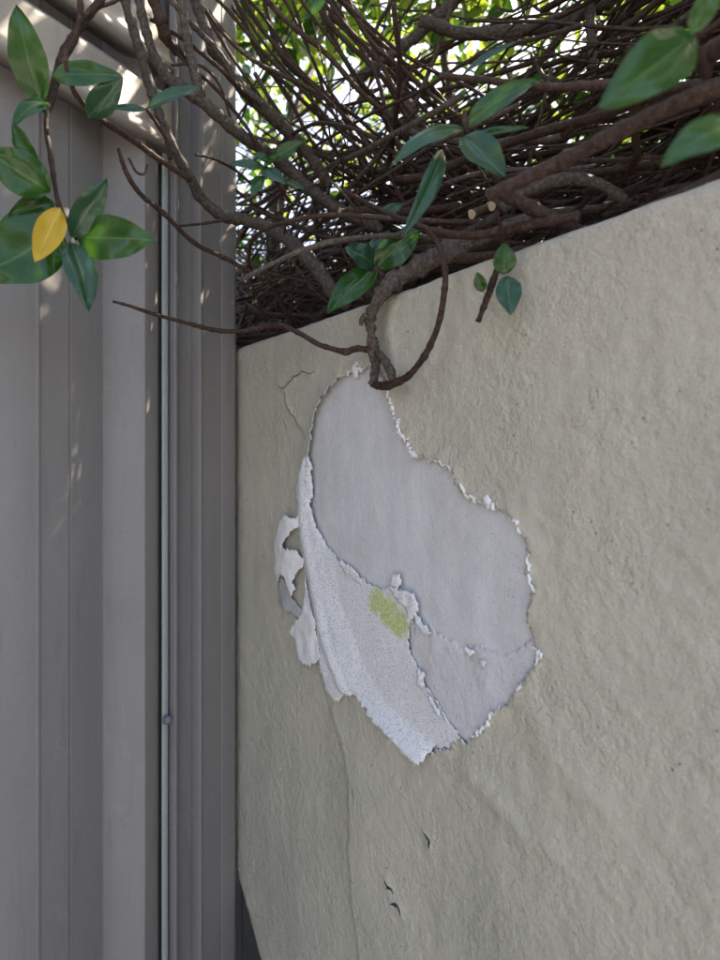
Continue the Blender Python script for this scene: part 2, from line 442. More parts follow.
def film_off(i):
    s, a = V2[i]; p = Vector((s, a, 0))
    if s > SV+.2 or a < ZV-.2: return .004
    o = .0042+.0016*noise.noise(p*7)+.0007*noise.noise(p*38+Vector((5, 0, 0)))
    coarse = min(1, max(0, (s-.25)/.3))
    o += (.0005+.0006*coarse)*noise.noise(p*85)+(.0005+.0003*coarse)*noise.noise(p*150)
    o += .0035*math.exp(-dh[i]/.012)*(.55+.9*noise.noise(p*55))
    if s < HC[0] and a > HC[1]-.05: o += .0055*math.exp(-dh[i]/.013)
    o += .0018*math.exp(-dc[i]/.005)
    if a < rz[-1]:
        d = s-float(np.interp(a, rz, rs)); f = 1/(1+math.exp(min(50, max(-50, -d/.0012))))*math.exp(-max(0, d)/.06)
        o += .0060*f*min(1, (rz[-1]-a)/.06)
        if d < 0: o += .0009*noise.noise(p*260)+.0006*noise.noise(p*400)
    for dist, am, ww in FD: o += am*math.exp(-(dist[i]/ww)**2)
    return max(.0016, o)
offs = [film_off(i) for i in range(len(V2))]
verts = [wall_pt(V2[i][0], V2[i][1], offs[i]) for i in range(len(V2))]
tris = [tuple(int(x) for x in t) for t in T]
# thickness at every torn edge: white primer skirt, grey at the left standing in for shadow
cnt = {}
for t in tris:
    for k in range(3):
        a, b = t[k], t[(k+1) % 3]; cnt[(a, b)] = cnt.get((a, b), 0)+1
skirt = []; low = {}; sk_m = []
for (a, b) in list(cnt):
    if (b, a) not in cnt and dh[a] < .002 and dh[b] < .002:
        for q in (a, b):
            if q not in low:
                low[q] = len(verts); verts.append(wall_pt(V2[q][0], V2[q][1], max(.0004, offs[q]-.0016)))
        skirt.append((b, a, low[a], low[b])); sk_m.append(2 if V2[a][0] < HC[0]+.012 else 1)
n_t = len(tris)
film = mesh_obj('paint_film', verts, tris+skirt, [M['paint'], M['white'], M['greyback']], wall, True, [0]*n_t+sk_m)
film['label'] = 'beige textured paint film torn open round the bare patch'
# solid wall body
def slab(name, s0, s1, z0, z1, mat, parent):
    v = []; segs = 26
    zz = [z0+(z1-z0)*k/segs for k in range(segs+1)]
    for z in zz:
        a = end_s(z)+RL*.55
        v += [W(a, z, -.0012-RL*.35), W(a+RL, z, 0), W(s1, z, 0), W(s1, z, -TH), W(a, z, -TH)]
    f = [tuple(range(5))[::-1], tuple(segs*5+i for i in range(5))]
    for k in range(segs):
        for i in range(5): f.append((k*5+i, k*5+(i+1) % 5, k*5+5+(i+1) % 5, k*5+5+i))
    return mesh_obj(name, v, f, mat, parent, False)
slab('wall_body', 0, SR, 0, WALL_TOP-.004, M['render'], wall)

def patch(name, px_poly, off_fn, mats, parent, amp=.0012, step=.003, grid=.0035, seed=9, thick=.0009, holes=(), noff=.003):
    """a thin torn sheet standing off the wall; outline read off as wall positions"""
    poly = rough_poly(px_poly, step, amp, seed, True, noff)
    hs = []
    q = np.array(poly); s0, a0 = q.min(0); s1, a1 = q.max(0)
    P = list(poly); E = [(i, (i+1) % len(poly)) for i in range(len(poly))]
    for h in hs:
        n = len(P); P += h; E += [(n+i, n+(i+1) % len(h)) for i in range(len(h))]
    g = np.array([(s, a) for s in np.arange(s0, s1, grid) for a in np.arange(a0, a1, grid)])
    ok = inside(g[:, 0], g[:, 1], poly) & (seg_dist(g[:, 0], g[:, 1], poly) > grid*.45)
    for h in hs: ok &= ~inside(g[:, 0], g[:, 1], h) & (seg_dist(g[:, 0], g[:, 1], h) > grid*.45)
    P += [tuple(x) for x in g[ok]]
    ov, _, of, _, _, _ = delaunay_2d_cdt([Vector(p) for p in P], E, [], 0, 1e-6)
    V = np.array([(p.x, p.y) for p in ov]); T = np.array([list(t) for t in of]); c = V[T].mean(1)
    k = inside(c[:, 0], c[:, 1], poly)
    for h in hs: k &= ~inside(c[:, 0], c[:, 1], h)
    T = [tuple(int(x) for x in t) for t in T[k]]
    db = seg_dist(V[:, 0], V[:, 1], poly)
    of_ = [off_fn(V[i][0], V[i][1], db[i]) for i in range(len(V))]
    top = [W(V[i][0], V[i][1], of_[i]) for i in range(len(V))]; bot = [W(V[i][0], V[i][1], of_[i]-thick) for i in range(len(V))]
    n = len(V); cn = set((t[k], t[(k+1) % 3]) for t in T for k in range(3))
    f = list(T)+[(a+n, c+n, b+n) for a, b, c in T]; mi = [0]*len(T)+[1]*len(T)
    for a, b in cn:
        if (b, a) not in cn: f.append((b, a, a+n, b+n)); mi.append(1)
    return mesh_obj(name, top+bot, f, mats, parent, True, mi)
def spx(u, v): return wsz(u, v)
# main white flap: rolled out of the hole and hanging
axis = [wsz(*q, .010) for q in [(302, 470), (302, 520), (312, 580), (325, 640), (345, 690), (400, 740), (425, 765)]]
axz = np.array([p[1] for p in axis])[::-1]; axs = np.array([p[0] for p in axis])[::-1]
def flap_off(s, a, d):
    x = s-float(np.interp(a, axz, axs)); p = Vector((s, a, 0))
    o = .0085+.0045*math.exp(-(x/.012)**2)+.0065*max(0, min(1, (wsz(350, 600)[1]-a)/.16))
    o -= .0105*max(0, min(1, (x-.022)/.06))
    o += .0016*noise.noise(p*24)+.0008*noise.noise(p*70)
    if d < .004: o -= .0018*(1-d/.004)
    return max(.0035, o)
FLAP = [(307, 452), (310, 470), (309, 505), (314, 527), (325, 549), (338, 566), (352, 577), (366, 585), (378, 589), (392, 586), (404, 596), (411, 612), (405, 628), (403, 645), (409, 660),
        (418, 676), (425, 692), (434, 706), (444, 722), (456, 741), (447, 751), (430, 748), (419, 767), (400, 747), (376, 720), (353, 692), (346, 698), (333, 702), (326, 688), (319, 660),
        (311, 625), (306, 600), (303, 575), (299, 545), (296, 512), (294, 485), (300, 468)]
fl = patch('peeled_flap', FLAP, flap_off, [M['flap'], M['greyback']], wall, .0058, .0014, .003, 31, noff=.010)
fl['label'] = 'speckled white flap of film hanging below the bare patch'
# skim layer lower right of the bare patch
def skim_off(s, a, d):
    p = Vector((s, a, 0)); x = (s-spx(430, 680)[0])*30
    return .0016+.0010*noise.noise(p*45)+.0009*math.sin(x*3.1+noise.noise(p*18)*3)*.5-(0 if d > .005 else .0005*(1-d/.005))
SKIM = [(408, 640), (413, 622), (424, 618), (436, 634), (452, 640), (462, 652), (480, 645), (498, 655), (515, 651), (533, 640), (539, 658), (527, 678), (516, 691), (507, 704), (494, 714),
        (484, 729), (470, 739), (456, 742), (444, 724), (432, 706), (424, 690), (412, 668)]
patch('skim_layer', SKIM, skim_off, [M['skim'], M['white']], wall, .0052, .0015, .0035, 41)
# crumbling white bits by the algae
def bit_off(base): return lambda s, a, d: base+.0014*noise.noise(Vector((s, a, 0))*110)+min(d, .003)*.5
for k, q in enumerate([[(393, 573), (401, 575), (402, 584), (397, 591), (391, 585)],
                       [(390, 588), (404, 588), (415, 594), (421, 604), (416, 616), (408, 624), (406, 606), (397, 600)],
                       [(414, 612), (424, 622), (433, 634), (427, 636), (416, 624)],
                       [(419, 668), (426, 674), (424, 690), (417, 684)], [(428, 692), (436, 702), (445, 720), (437, 714), (430, 704)],
                       [(462, 646), (474, 652), (468, 658)], [(478, 660), (488, 662), (482, 668)],
                       [(338, 560), (350, 566), (360, 576), (364, 586), (352, 580), (344, 572)]]):
    b = patch('loose_flake', q, bit_off(.0068 if k < 5 else .0042), [M['flap' if k != 5 else 'white'], M['greyback']], wall, .0048, .0012, .0022, 50+k, noff=.005)
# curled scraps to the left of the flap
cx = wsz(286, 560, .014)[0]
def curl_off(s, a, d):
    return .0145-((s-cx)/.03)**2*.0035+.0022*noise.noise(Vector((s, a, 0))*60)
patch('curled_scrap', [(299, 516), (291, 518), (284, 515), (277, 524), (272, 538), (270, 552), (271, 568), (273, 586), (277, 583), (280, 574), (286, 583), (290, 596), (294, 590), (292, 580), (298, 570),
       (302, 562), (296, 553), (287, 548), (281, 549), (284, 540), (290, 531), (300, 525)], curl_off, [M['white'], M['greyback']], wall, .0048, .0012, .0024, 81, noff=0.014)
patch('curled_scrap', [(280, 574), (275, 586), (270, 597), (276, 605), (286, 610), (297, 617), (301, 610), (295, 603), (291, 597), (286, 585)],
      lambda s, a, d: curl_off(s, a, d)-.004, [M['greyback'], M['greyback']], wall, .0036, .0012, .0024, 83, noff=0.01)
patch('curled_scrap', [(303, 566), (305, 580), (303, 605), (300, 612), (293, 622), (286, 632), (292, 640), (295, 650), (297, 660), (306, 667), (315, 663), (320, 656), (316, 628), (310, 603)],
      lambda s, a, d: .0145-abs(s-wsz(312, 640, .013)[0])*.10+.0018*noise.noise(Vector((s, a, 0))*60), [M['white'], M['greyback']], wall, .0050, .0012, .0024, 85, noff=0.013)
# white rims where the torn film curls up
def rim(px, width, seed):
    P = [Vector((*q, 0)) for q in rough_poly(px, .0013, .0060, 3, False, .006)]
    v = []; f = []; n = len(P)
    hc = Vector((*wsz(425, 560), 0))
    for k, p in enumerate(P):
        t = (P[min(k+1, n-1)]-P[max(k-1, 0)]).normalized(); nn = Vector((-t.y, t.x, 0))
        if nn.dot(hc-p) < 0: nn = -nn
        ww = width*math.sin(math.pi*(k+.35)/(n-.3))*max(.06, .95+1.9*noise.noise(p*150+Vector((seed, 0, 0)))+.9*noise.noise(p*430))
        for j, (x, o) in enumerate(((-.6, .0062), (-.1, .0085), (.5, .0086), (1.0, .0062))):
            q = p+nn*ww*x; v.append(W(q.x, q.y, o+.0012*noise.noise(q*140)))
    for k in range(n-1):
        for j in range(3): f.append((k*4+j, k*4+j+1, k*4+5+j, k*4+4+j))
    return mesh_obj('torn_rim', v, f, M['white'], wall)
for k, (q, ww) in enumerate([([(388, 388), (391, 403), (396, 420), (403, 437), (412, 452), (420, 456)], .0042), ([(408, 450), (414, 453), (421, 457)], .005), ([(462, 484), (468, 495), (476, 503)], .0022),
                             ([(478, 503), (488, 500), (497, 509)], .0055), ([(514, 520), (519, 525), (522, 534)], .0045), ([(528, 552), (533, 566), (529, 576), (533, 590)], .0022),
                             ([(535, 645), (540, 655), (536, 665)], .0035), ([(524, 682), (516, 692)], .002), ([(502, 704), (494, 714), (484, 729), (472, 738)], .0016),
                             ([(350, 371), (355, 366), (364, 369)], .0065), ([(436, 461), (448, 467), (456, 478)], .0013)]):
    rim(q, ww, 100+k)

# ------------------------------------------------------------------ metal fence
fence = empty('metal_fence')
tag(fence, 'weathered grey ribbed steel fence with post and stepped top rails', 'fence')
def extrude_z(name, prof, z0, z1, mat, thick=.0012, parent=fence, nz=14, wob=.0006):
    """prof: (u pixel column, offset) bent sheet, extruded vertically; rounded a little at bends"""
    pp = [(fe(u, o), o) for u, o in prof]
    # soften bends
    q = [pp[0]]
    for i in range(1, len(pp)-1):
        a, b, c = (Vector(x) for x in pp[i-1:i+2])
        r = min(.0016, (a-b).length*.3, (c-b).length*.3)
        p1 = b+(a-b).normalized()*r; p2 = b+(c-b).normalized()*r
        q += [tuple(p1), tuple((p1+p2)/4+b/2), tuple(p2)]
    q.append(pp[-1])
    v = []; f = []; n = len(q)
    for k in range(nz+1):
        z = z0+(z1-z0)*k/nz
        for e, o in q: v.append(F(e, o+wob*noise.noise(Vector((e*14, o*40, z*3.1))), z))
    for k in range(nz):
        for i in range(n-1): f.append((k*n+i, k*n+i+1, k*n+n+i+1, k*n+n+i))
    o = mesh_obj(name, v, f, mat, parent)
    md = o.modifiers.new('thickness', 'SOLIDIFY'); md.thickness = thick; md.offset = -1
    return o
mm = .001
e_left = -260
rib = [(-60, 0), (36, 0), (37.2, 2.5*mm), (39.6, 2.5*mm), (41, 0), (68.8, 0), (70, -2.5*mm), (71.2, 0), (103, -26*mm), (145, 24*mm), (156, 8*mm), (158.5, -4*mm)]
extrude_z('ribbed_panel', rib+[(160, -17*mm), (185, -17*mm)], 0.02, 2.75, M['steel'])
# the next sheets towards the viewer, outside the picture
pitch = fe(104)-fe(37)
def sheet_left(e0, e1):
    v = []; f = []; e = e1; prof = []
    while e > e0:
        prof += [(e, .001), (e-.06, .001), (e-.07, .015), (e-.11, .015), (e-.12, .001)]; e -= .16
    n = len(prof)
    for z in (0.02, 2.75): v += [F(a, b, z) for a, b in prof]
    for i in range(n-1): f.append((i+1, i, n+i, n+i+1))
    o = mesh_obj('ribbed_panel', v, f, M['steel'], fence, False)
    md = o.modifiers.new('thickness', 'SOLIDIFY'); md.thickness = .001
sheet_left(-2.6, fe(-60)-.002)
extrude_z('edge_channel', [(161.2, -13*mm), (161.8, 2*mm), (163, 3*mm), (168.2, 5*mm)], 0.02, 2.07, M['steel_pale'])
extrude_z('post', [(168.8, -20*mm), (169.0, 2*mm), (170, 4*mm), (175.5, 14*mm), (177.5, 13*mm), (179, -2*mm), (181, -5*mm), (190, -7*mm), (191.2, -4*mm), (200, 13*mm), (202, 13*mm), (203.5, 10*mm),
                   (220.5, 5*mm), (221.2, 4*mm), (222, 5*mm), (234.6, 2*mm), (235.5, -1*mm), (236, -8*mm), (236, -70*mm)], 0.0, 2.75, M['steel'], .002)
def extrude_e(name, prof, e0, e1, mat, ne=30):
    v = []; f = []; n = len(prof)
    for k in range(ne+1):
        e = e0+(e1-e0)*k/ne
        for o, z in prof: v.append(F(e, o+.014+.0005*noise.noise(Vector((e*9, z*30, 0))), z+.0006*noise.noise(Vector((e*6, o*30, 4)))))
    for k in range(ne):
        for i in range(n-1): f.append((k*n+i, k*n+n+i, k*n+n+i+1, k*n+i+1))
    o = mesh_obj(name, v, f, mat, fence)
    md = o.modifiers.new('thickness', 'SOLIDIFY'); md.thickness = .0012; md.offset = -1
    return o
ZA = EYE+.443
def arcp(pts): return pts
def rail_prof(z, h):
    return [(-.012, z+.010), (.016, z+.002), (.021, z), (.0255, z+.002), (.0275, z+.007), (.0265, z+.013), (.023, z+.018), (.0185, z+.024), (.0165, z+.032),
            (.0165, z+h-.014), (.0155, z+h-.006), (.012, z+h-.001), (.004, z+h), (-.012, z+h)]
extrude_e('top_rail', rail_prof(ZA, .083), -2.6, fe(171.5, .03), M['steel_rail'])
extrude_e('top_rail', rail_prof(ZA+.104, .066), -2.6, fe(169, .03), M['steel_rail'])
# bolt in the channel
c0 = F(fe(166.5, .008), .009, fence_hit(166.5, 717).z)
v = []; f = []
for j, (r_, h_) in enumerate(((.0062, -.002), (.0062, .0025), (.0052, .0042), (.003, .0054), (0.0001, .0057))):
    for k in range(14):
        a = 2*math.pi*k/14; v.append(c0+FE*(r_*math.cos(a))+Vector((0, 0, r_*math.sin(a)))+FN*h_)
for j in range(4):
    for k in range(14): f.append((j*14+k, j*14+(k+1) % 14, j*14+14+(k+1) % 14, j*14+14+k))
mesh_obj('bolt', v, f, M['bolt'], fence)

# ------------------------------------------------------------------ leaves and branches
def leaf_mesh(base, tip, width, face, bend=0.0, fold=.25, curl=0.0, nu=8, nv=14, seed=0.0):
    """a pointed oval blade from base to tip; face = direction the upper side looks; bend = sag of the tip; fold = V along the midrib"""
    base = Vector(base); tip = Vector(tip); ax = tip-base; L = ax.length; ax.normalize()
    face = Vector(face); nrm = (face-ax*face.dot(ax)).normalized(); sd_ = ax.cross(nrm)
    v = []; f = []; uv = []
    for j in range(nv+1):
        y = j/nv
        wd = width*.5*(math.sin(math.pi*min(1, y**.85))**.75)*(1-.18*y)*1.08
        if j == 0: wd = width*.03
        if j == nv: wd = width*.004
        c = base+ax*(L*y)+nrm*(bend*L*(4*y*(1-y)))
        tw = curl*(y-.5)
        s2 = sd_*math.cos(tw)+nrm*math.sin(tw); n2 = nrm*math.cos(tw)-sd_*math.sin(tw)
        for i in range(nu+1):
            x = i/nu*2-1
            wav = .03*width*math.sin(y*17+seed+x*2)*abs(x)+.10*width*noise.noise(Vector((x*1.3, y*2.6, seed)))
            v.append(c+s2*(x*wd*(1-.12*fold*abs(x)))+n2*((abs(x)-.55*x*x)*wd*fold*1.8+wav)); uv.append((i/nu, y))
    for j in range(nv):
        for i in range(nu):
            a = j*(nu+1)+i; f.append((a, a+1, a+nu+2, a+nu+1))
    return v, f, uv
def petiole(a, b, r): return tube([a, (Vector(a)+Vector(b))/2+Vector((0, 0, .001)), b], [r, r*.8, r], 4, 5)
def leaf(parent, b, t, z, wpx, mat='leaf', zt=None, tilt=(0, 0), bend=.04, fold=.22, curl=0.0, seed=None, label=None):
    zt = z if zt is None else zt
    B, T_ = at(*b, z), at(*t, zt)
    toc = (Vector((0, 0, EYE))-(B+T_)/2).normalized()
    face = toc+Vector((tilt[0], 0, tilt[1]))
    v, f, uv = leaf_mesh(B, T_, wpx*z/FPX, face, bend, fold, curl, seed=random.random()*20 if seed is None else seed)
    o = mesh_obj('leaf', v, f, M[mat], parent, uvs=uv)
    if label: o['label'] = label
    return o
def branch(parent, pts_, rpx, mat='bark', n=None, sides=9, knob=.22, name='branch', wob=.002):
    """pts_: (u, v, t) places; rpx radii in photo pixels"""
    P = [at(*q) for q in pts_]
    rr = [r*q[2]/FPX for r, q in zip(interp(rpx, len(pts_)-1), pts_)]
    n = max(24, min(170, int(sum((P[i+1]-P[i]).length for i in range(len(P)-1))/.0022)))
    v, f = tube(P, rr, n, sides, knob, wob, random.random()*50, .22)
    return mesh_obj(name, v, f, M[mat], parent)
def cut_end(parent, p, d, r):
    d = Vector(d).normalized(); u = d.orthogonal().normalized(); q = d.cross(u); v = [p+d*.0012]; f = []
    for k in range(12):
        a = 2*math.pi*k/12; rr = r*(1+.08*math.sin(3*a)); v.append(p+d*.0006+u*rr*math.cos(a)+q*rr*math.sin(a))
    for k in range(12): f.append((0, 1+k, 1+(k+1) % 12))
    return mesh_obj('cut_end', v, f, M['cut'], parent, False)

def wo(u, v, off):     # a place standing off the wall face
    return (u, v, (W_DIST-off)/-(WN.dot(ray(u, v))))
hedge = empty('hedge')
tag(hedge, 'dense tangle of brown hedge stems and leaves spilling over the wall top', 'hedge')
shoot = empty('hanging_shoot')
tag(shoot, 'leafy shoot with one yellow leaf dangling in front of the metal fence', 'plant')

# --- the hanging shoot at upper left
st = branch(shoot, [(106, -8, .66), (88, 14, .66), (74, 34, .655), (62, 54, .65), (56, 76, .645), (52, 98, .64), (46, 112, .635)], [3.8, 3.6, 4.2, 3.8, 3.4], 'twig', name='stem')
branch(shoot, [(79, -8, .64), (79, 16, .645), (72, 42, .65), (58, 66, .65)], [3, 3, 3.4, 3], 'twig', name='stem')
branch(shoot, [(78, 22, .645), (92, 10, .66), (112, 2, .68), (135, -8, .7)], [3, 2, 1.8, 1.6], 'twig', name='stem')
sm = branch(shoot, [(46, 112, .635), (45, 130, .63), (50, 160, .625), (55, 190, .62), (60, 210, .62), (70, 226, .62), (76, 240, .62)], [2.6, 2.3, 2.6, 2.2, 3, 2, 1.8], 'twig', name='stem')
sb = branch(shoot, [(66, 50, .62), (67, 66, .62), (74, 90, .63), (86, 106, .65), (100, 119, .67), (132, 140, .72), (165, 163, .76), (190, 178, .79)], [2.4, 2.6, 2.6, 3.4, 2.6, 3], 'twig', name='stem')
sp = branch(shoot, [(147, 109, .70), (157, 124, .72), (167, 142, .74), (170, 160, .755)], [2, 1.8, 2.2], 'twig', name='stem')
branch(shoot, [(118, 148, .70), (126, 172, .71), (140, 194, .73), (165, 215, .77), (195, 243, .82), (225, 258, .86), (262, 278, .9)], [1.6, 2.6, 2.6, 2.2, 2.4, 1.8], 'twig', name='stem')
branch(shoot, [(128, 158, .705), (136, 172, .71), (144, 174, .715), (147, 165, .72)], [1.2, 1.4, 1], 'twig', name='stem')
branch(shoot, [(112, 300, .72), (128, 304, .735), (150, 311, .76), (182, 321, .80), (215, 331, .85), (240, 332, .88), wo(262, 328, .06), wo(280, 326, .055), wo(300, 334, .05), wo(318, 344, .045), wo(340, 350, .035), wo(347, 351, .032), wo(356, 348, .028), wo(370, 350, .026)],
       [1.3, 1.8, 1.9, 2.1, 2.3, 2.3, 2.4, 2.6, 2.4, 2.6, 2.8, 4, 3, 3], 'twig', name='stem')
branch(shoot, [(176, 227, .78), (200, 224, .80), (230, 219, .83)], [1.2, 1.3, 1.5], 'twig', name='stem')
branch(shoot, [(195, 155, .79), (215, 160, .82), (238, 172, .86), (262, 195, .9)], [1.2, 1.3, 1.4, 1.3], 'twig', name='stem')
leaf(st, (40, 103), (16, 4), .63, 37, zt=.60, tilt=(-.3, .2), bend=.03, fold=.12)
leaf(st, (52, 76), (123, 76), .62, 27, zt=.63, tilt=(.1, .5), bend=.05, fold=.15)
leaf(sb, (88, 117), (123, 77), .645, 27, 'leaf_b', zt=.63, tilt=(.4, .4), bend=.08, fold=.3, curl=.5)
leaf(st, (49, 103), (12, 128), .625, 20, zt=.60, tilt=(-.2, .7), bend=.16, fold=.1, curl=-.3)
leaf(st, (13, 122), (41, 168), .60, 20, zt=.61, tilt=(-.5, -.1), bend=.08, fold=.45, curl=.7)
leaf(sm, (50, 192), (-16, 150), .61, 43, zt=.58, tilt=(-.2, .3), bend=.06, fold=.12)
leaf(sm, (55, 203), (8, 216), .63, 26, zt=.61, tilt=(0, .2), bend=.04)
leaf(sm, (62, 234), (-22, 278), .625, 66, zt=.60, tilt=(-.1, .3), bend=.05, fold=.1)
leaf(sm, (58, 214), (-8, 236), .635, 34, zt=.61, tilt=(-.1, .5), bend=.05, fold=.15)
yl = leaf(sm, (60, 208), (35, 262), .59, 28, 'leaf_y', zt=.585, tilt=(.1, .1), bend=.03, fold=.08, label='bright yellow leaf')
leaf(sm, (71, 237), (107, 178), .61, 28, 'leaf_b', zt=.60, tilt=(.3, .3), bend=.04, fold=.3)
leaf(sm, (77, 238), (156, 241), .615, 45, zt=.60, tilt=(.15, .2), bend=.06, fold=.12)
leaf(sm, (84, 240), (127, 249), .64, 24, zt=.64, tilt=(0, -.2), bend=.02)
leaf(sm, (71, 242), (89, 311), .61, 33, 'leaf_b', zt=.60, tilt=(.35, .1), bend=.07, fold=.28, curl=.3)
leaf(sm, (64, 236), (40, 258), .635, 24, zt=.63, tilt=(0, .2))
leaf(sp, (147, 108), (202, 88), .70, 16, 'leaf_b', zt=.71, tilt=(0, .8), bend=.07, fold=.18)
leaf(sp, (147, 110), (108, 108), .70, 8, 'leaf_b', zt=.70, tilt=(0, .5), bend=.05, fold=.15)

# --- big branches of the hedge
br1 = branch(hedge, [(120, -15, .74), (135, 35, .75), (150, 84, .76), (163, 122, .77), (175, 152, .78), (190, 178, .80), (203, 200, .82), (222, 216, .84), (250, 222, .86), (280, 235, .87), (303, 254, .87), (320, 272, .86), (333, 292, .86), (348, 305, .87)],
       [4.6, 4.6, 4.8, 4.5, 4.8, 5.0, 5.2, 5.6, 5.8, 6.8, 7, 7.4, 7, 6.6])
branch(hedge, [(134, -15, .80), (148, 38, .81), (160, 66, .82), (176, 84, .83), (200, 100, .85), (226, 122, .87), (250, 142, .90), (280, 162, .95), (310, 190, .98), (345, 214, 1.0), (380, 230, 1.02)],
       [4.2, 4.6, 5.4, 5.8, 6.4, 5.6, 5.6, 6, 6, 5.6])
branch(hedge, [(180, -12, .81), (186, 30, .82), (190, 55, .83), (197, 82, .84), (201, 98, .85)], [4.5, 4.5, 5, 5, 5])
branch(hedge, [(192, -12, .87), (203, 22, .88), (214, 50, .88), (228, 70, .89), (246, 92, .9), (275, 118, .93), (305, 150, .97), (330, 185, 1.0)], [5.5, 5.5, 6, 5.5, 6, 5.5, 5])
branch(hedge, [(150, -12, .79), (160, 18, .80), (168, 42, .82), (190, 62, .86)], [5, 6, 5, 3], 'twig')
branch(hedge, [(158, -12, .84), (180, 12, .84), (196, 30, .85), (220, 55, .86), (238, 84, .88), (262, 104, .9)], [2.5, 2.6, 3, 2.6, 2.4])
branch(hedge, [(150, 18, .80), (178, 35, .82), (200, 52, .84), (232, 80, .86), (250, 100, .9), (290, 128, .95)], [1.8, 2, 2.2, 2.2, 2], 'twig')
branch(hedge, [(165, 35, .82), (185, 62, .84), (215, 88, .86), (240, 118, .88), (262, 150, .9)], [1.6, 1.8, 2, 1.8], 'twig')
branch(hedge, [(172, 66, .83), (200, 66, .84), (220, 86, .86), (232, 122, .88)], [1.2, 1.4, 1.4, 1.2], 'twig')
for k in range(26):   # long slender stems arching from upper left into the tangle
    u0 = random.uniform(180, 330); u1 = u0+random.uniform(120, 300)
    z0 = random.uniform(.85, 1.05)
    branch(hedge, [(u0, -20, z0), (u0+.22*(u1-u0), random.uniform(20, 70), z0+.03), (u0+.6*(u1-u0), random.uniform(105, 165), z0+.08), (u1, random.uniform(170, 250), z0+.13), (u1+90, random.uniform(180, 250), z0+.12)],
           [random.uniform(1.3, 2.6)]*3, 'twig', 26, 6, .15, 'twig', .012)
# --- gnarled stub and loop hanging over the bare patch
gn = branch(hedge, [wo(540, 216, -.05), wo(490, 236, -.04), wo(445, 254, -.02), wo(418, 268, -.008), wo(398, 279, .006), wo(385, 290, .022), wo(377, 303, .026), wo(371, 318, .026), wo(372, 334, .024), wo(374, 350, .024), wo(376, 366, .022), wo(373, 384, .020)],
            [6, 8, 9, 8.5, 8.5, 6.5, 5.2, 6, 4.4, 5.6, 4.8, 4.6], sides=18, knob=.5, name='stem')
gn['label'] = 'gnarled grey stem hanging over the wall edge'
branch(hedge, [wo(398, 279, .004), wo(380, 288, -.01), wo(362, 292, -.02), wo(345, 296, -.03)], [8, 8, 7, 6], knob=.3)
branch(gn, [wo(376, 350, .024), wo(383, 358, .028), wo(390, 370, .03), wo(393, 381, .028)], [4.2, 4, 5, 3.6], knob=.35, n=40, name='spur')
branch(gn, [wo(372, 384, .020), wo(384, 386, .024), wo(396, 383, .028), wo(410, 375, .032), wo(426, 355, .036), wo(438, 328, .04), wo(444, 300, .042), wo(446, 275, .04), wo(441, 250, .035), wo(430, 232, .028), wo(412, 222, .02), wo(395, 217, .01), wo(370, 206, 0), wo(340, 190, -.01)],
       [3.4, 4.4, 4, 3.6, 3.2, 3, 3.2, 3, 2.9, 3, 2.8, 2.6, 2.4, 2.2], 'twig', n=110, knob=.16, name='looping_stem')
branch(gn, [wo(372, 318, .026), wo(365, 316, .032), wo(361, 325, .034)], [3.5, 3, 2], knob=.4, n=14, name='spur')
branch(hedge, [wo(430, 232, .028), wo(465, 237, .02), wo(500, 232, .005), wo(540, 224, 0), wo(580, 218, -.01)], [4, 4, 4.5, 5], 'twig')
a_ = branch(hedge, [(340, 212, .86), (375, 210, .87), (410, 212, .87), (460, 206, .88)], [4, 4, 4, 4], 'twig'); cut_end(hedge, at(340, 212, .858), (-1, -.4, 0), .006)
# --- near right, out of focus
branch(hedge, [(490, 195, .50), (525, 179, .485), (560, 162, .47), (600, 142, .45), (640, 121, .435), (680, 102, .42), (740, 78, .40)], [6.2, 6.6, 7, 7.4, 7.8, 8.4, 9], 'twig', knob=.08, sides=12, name='branch')
cut_end(hedge, at(489, 195.6, .501), at(490, 195, .50)-at(525, 179, .485), .0046)
branch(hedge, [(498, 192, .60), (530, 206, .60), (560, 221, .60), (588, 233, .60)], [6, 6.5, 6, 5.5], 'twig')
branch(hedge, [(440, 76, .66), (500, 82, .62), (560, 87, .58), (620, 84, .54), (680, 68, .48), (740, 36, .42)], [3, 3.4, 4, 5, 8, 11], 'twig', knob=.12, sides=10)
branch(hedge, [(500, 208, .68), (530, 188, .68), (565, 178, .68), (595, 182, .68), (625, 200, .68)], [6, 6, 6, 5.5, 5], 'bark')
for (u, v_) in ((472, 214), (492, 206)):
    b0 = at(u, v_, .70); b1 = at(u+75, v_-24, .78)
    v, f = tube([b0, (b0+b1)/2, b1], [.0055, .005, .005], 14, 8, .15); mesh_obj('branch', v, f, M['twig'], hedge); cut_end(hedge, b0, b0-b1, .0050)
branch(hedge, [(420, 20, .9), (470, 34, .92), (540, 28, .92), (600, 5, .9), (640, -20, .9)], [6, 6, 7, 6], 'bark')
branch(hedge, [(586, -15, .85), (590, 20, .85), (594, 70, .85)], [5, 5, 4], 'bark')
branch(hedge, [(350, 85, 1.0), (420, 32, .98), (450, 5, .95), (470, -20, .95)], [5, 5, 6, 6], 'bark')
# stub with two leaves hanging on the wall face
stb = branch(hedge, [wo(508, 244, -.01), wo(499, 266, .018), wo(490, 290, .022), wo(484, 306, .024), wo(478, 322, .026)], [3, 3.2, 3.4, 3, 2.6], 'twig', knob=.3, name='spur')
tz = wo(505, 276, .03)[2]
leaf(stb, (504, 275), (504, 243), tz, 24, zt=tz-.004, tilt=(.2, .5), bend=.05, fold=.15)
leaf(stb, (507, 276), (511, 315), tz, 26, 'leaf_b', zt=tz-.008, tilt=(0, .3), bend=.05, fold=.1)
tz = wo(483, 285, .035)[2]
leaf(stb, (483, 292), (477, 272), tz, 13, zt=tz-.004, tilt=(-.2, .2))
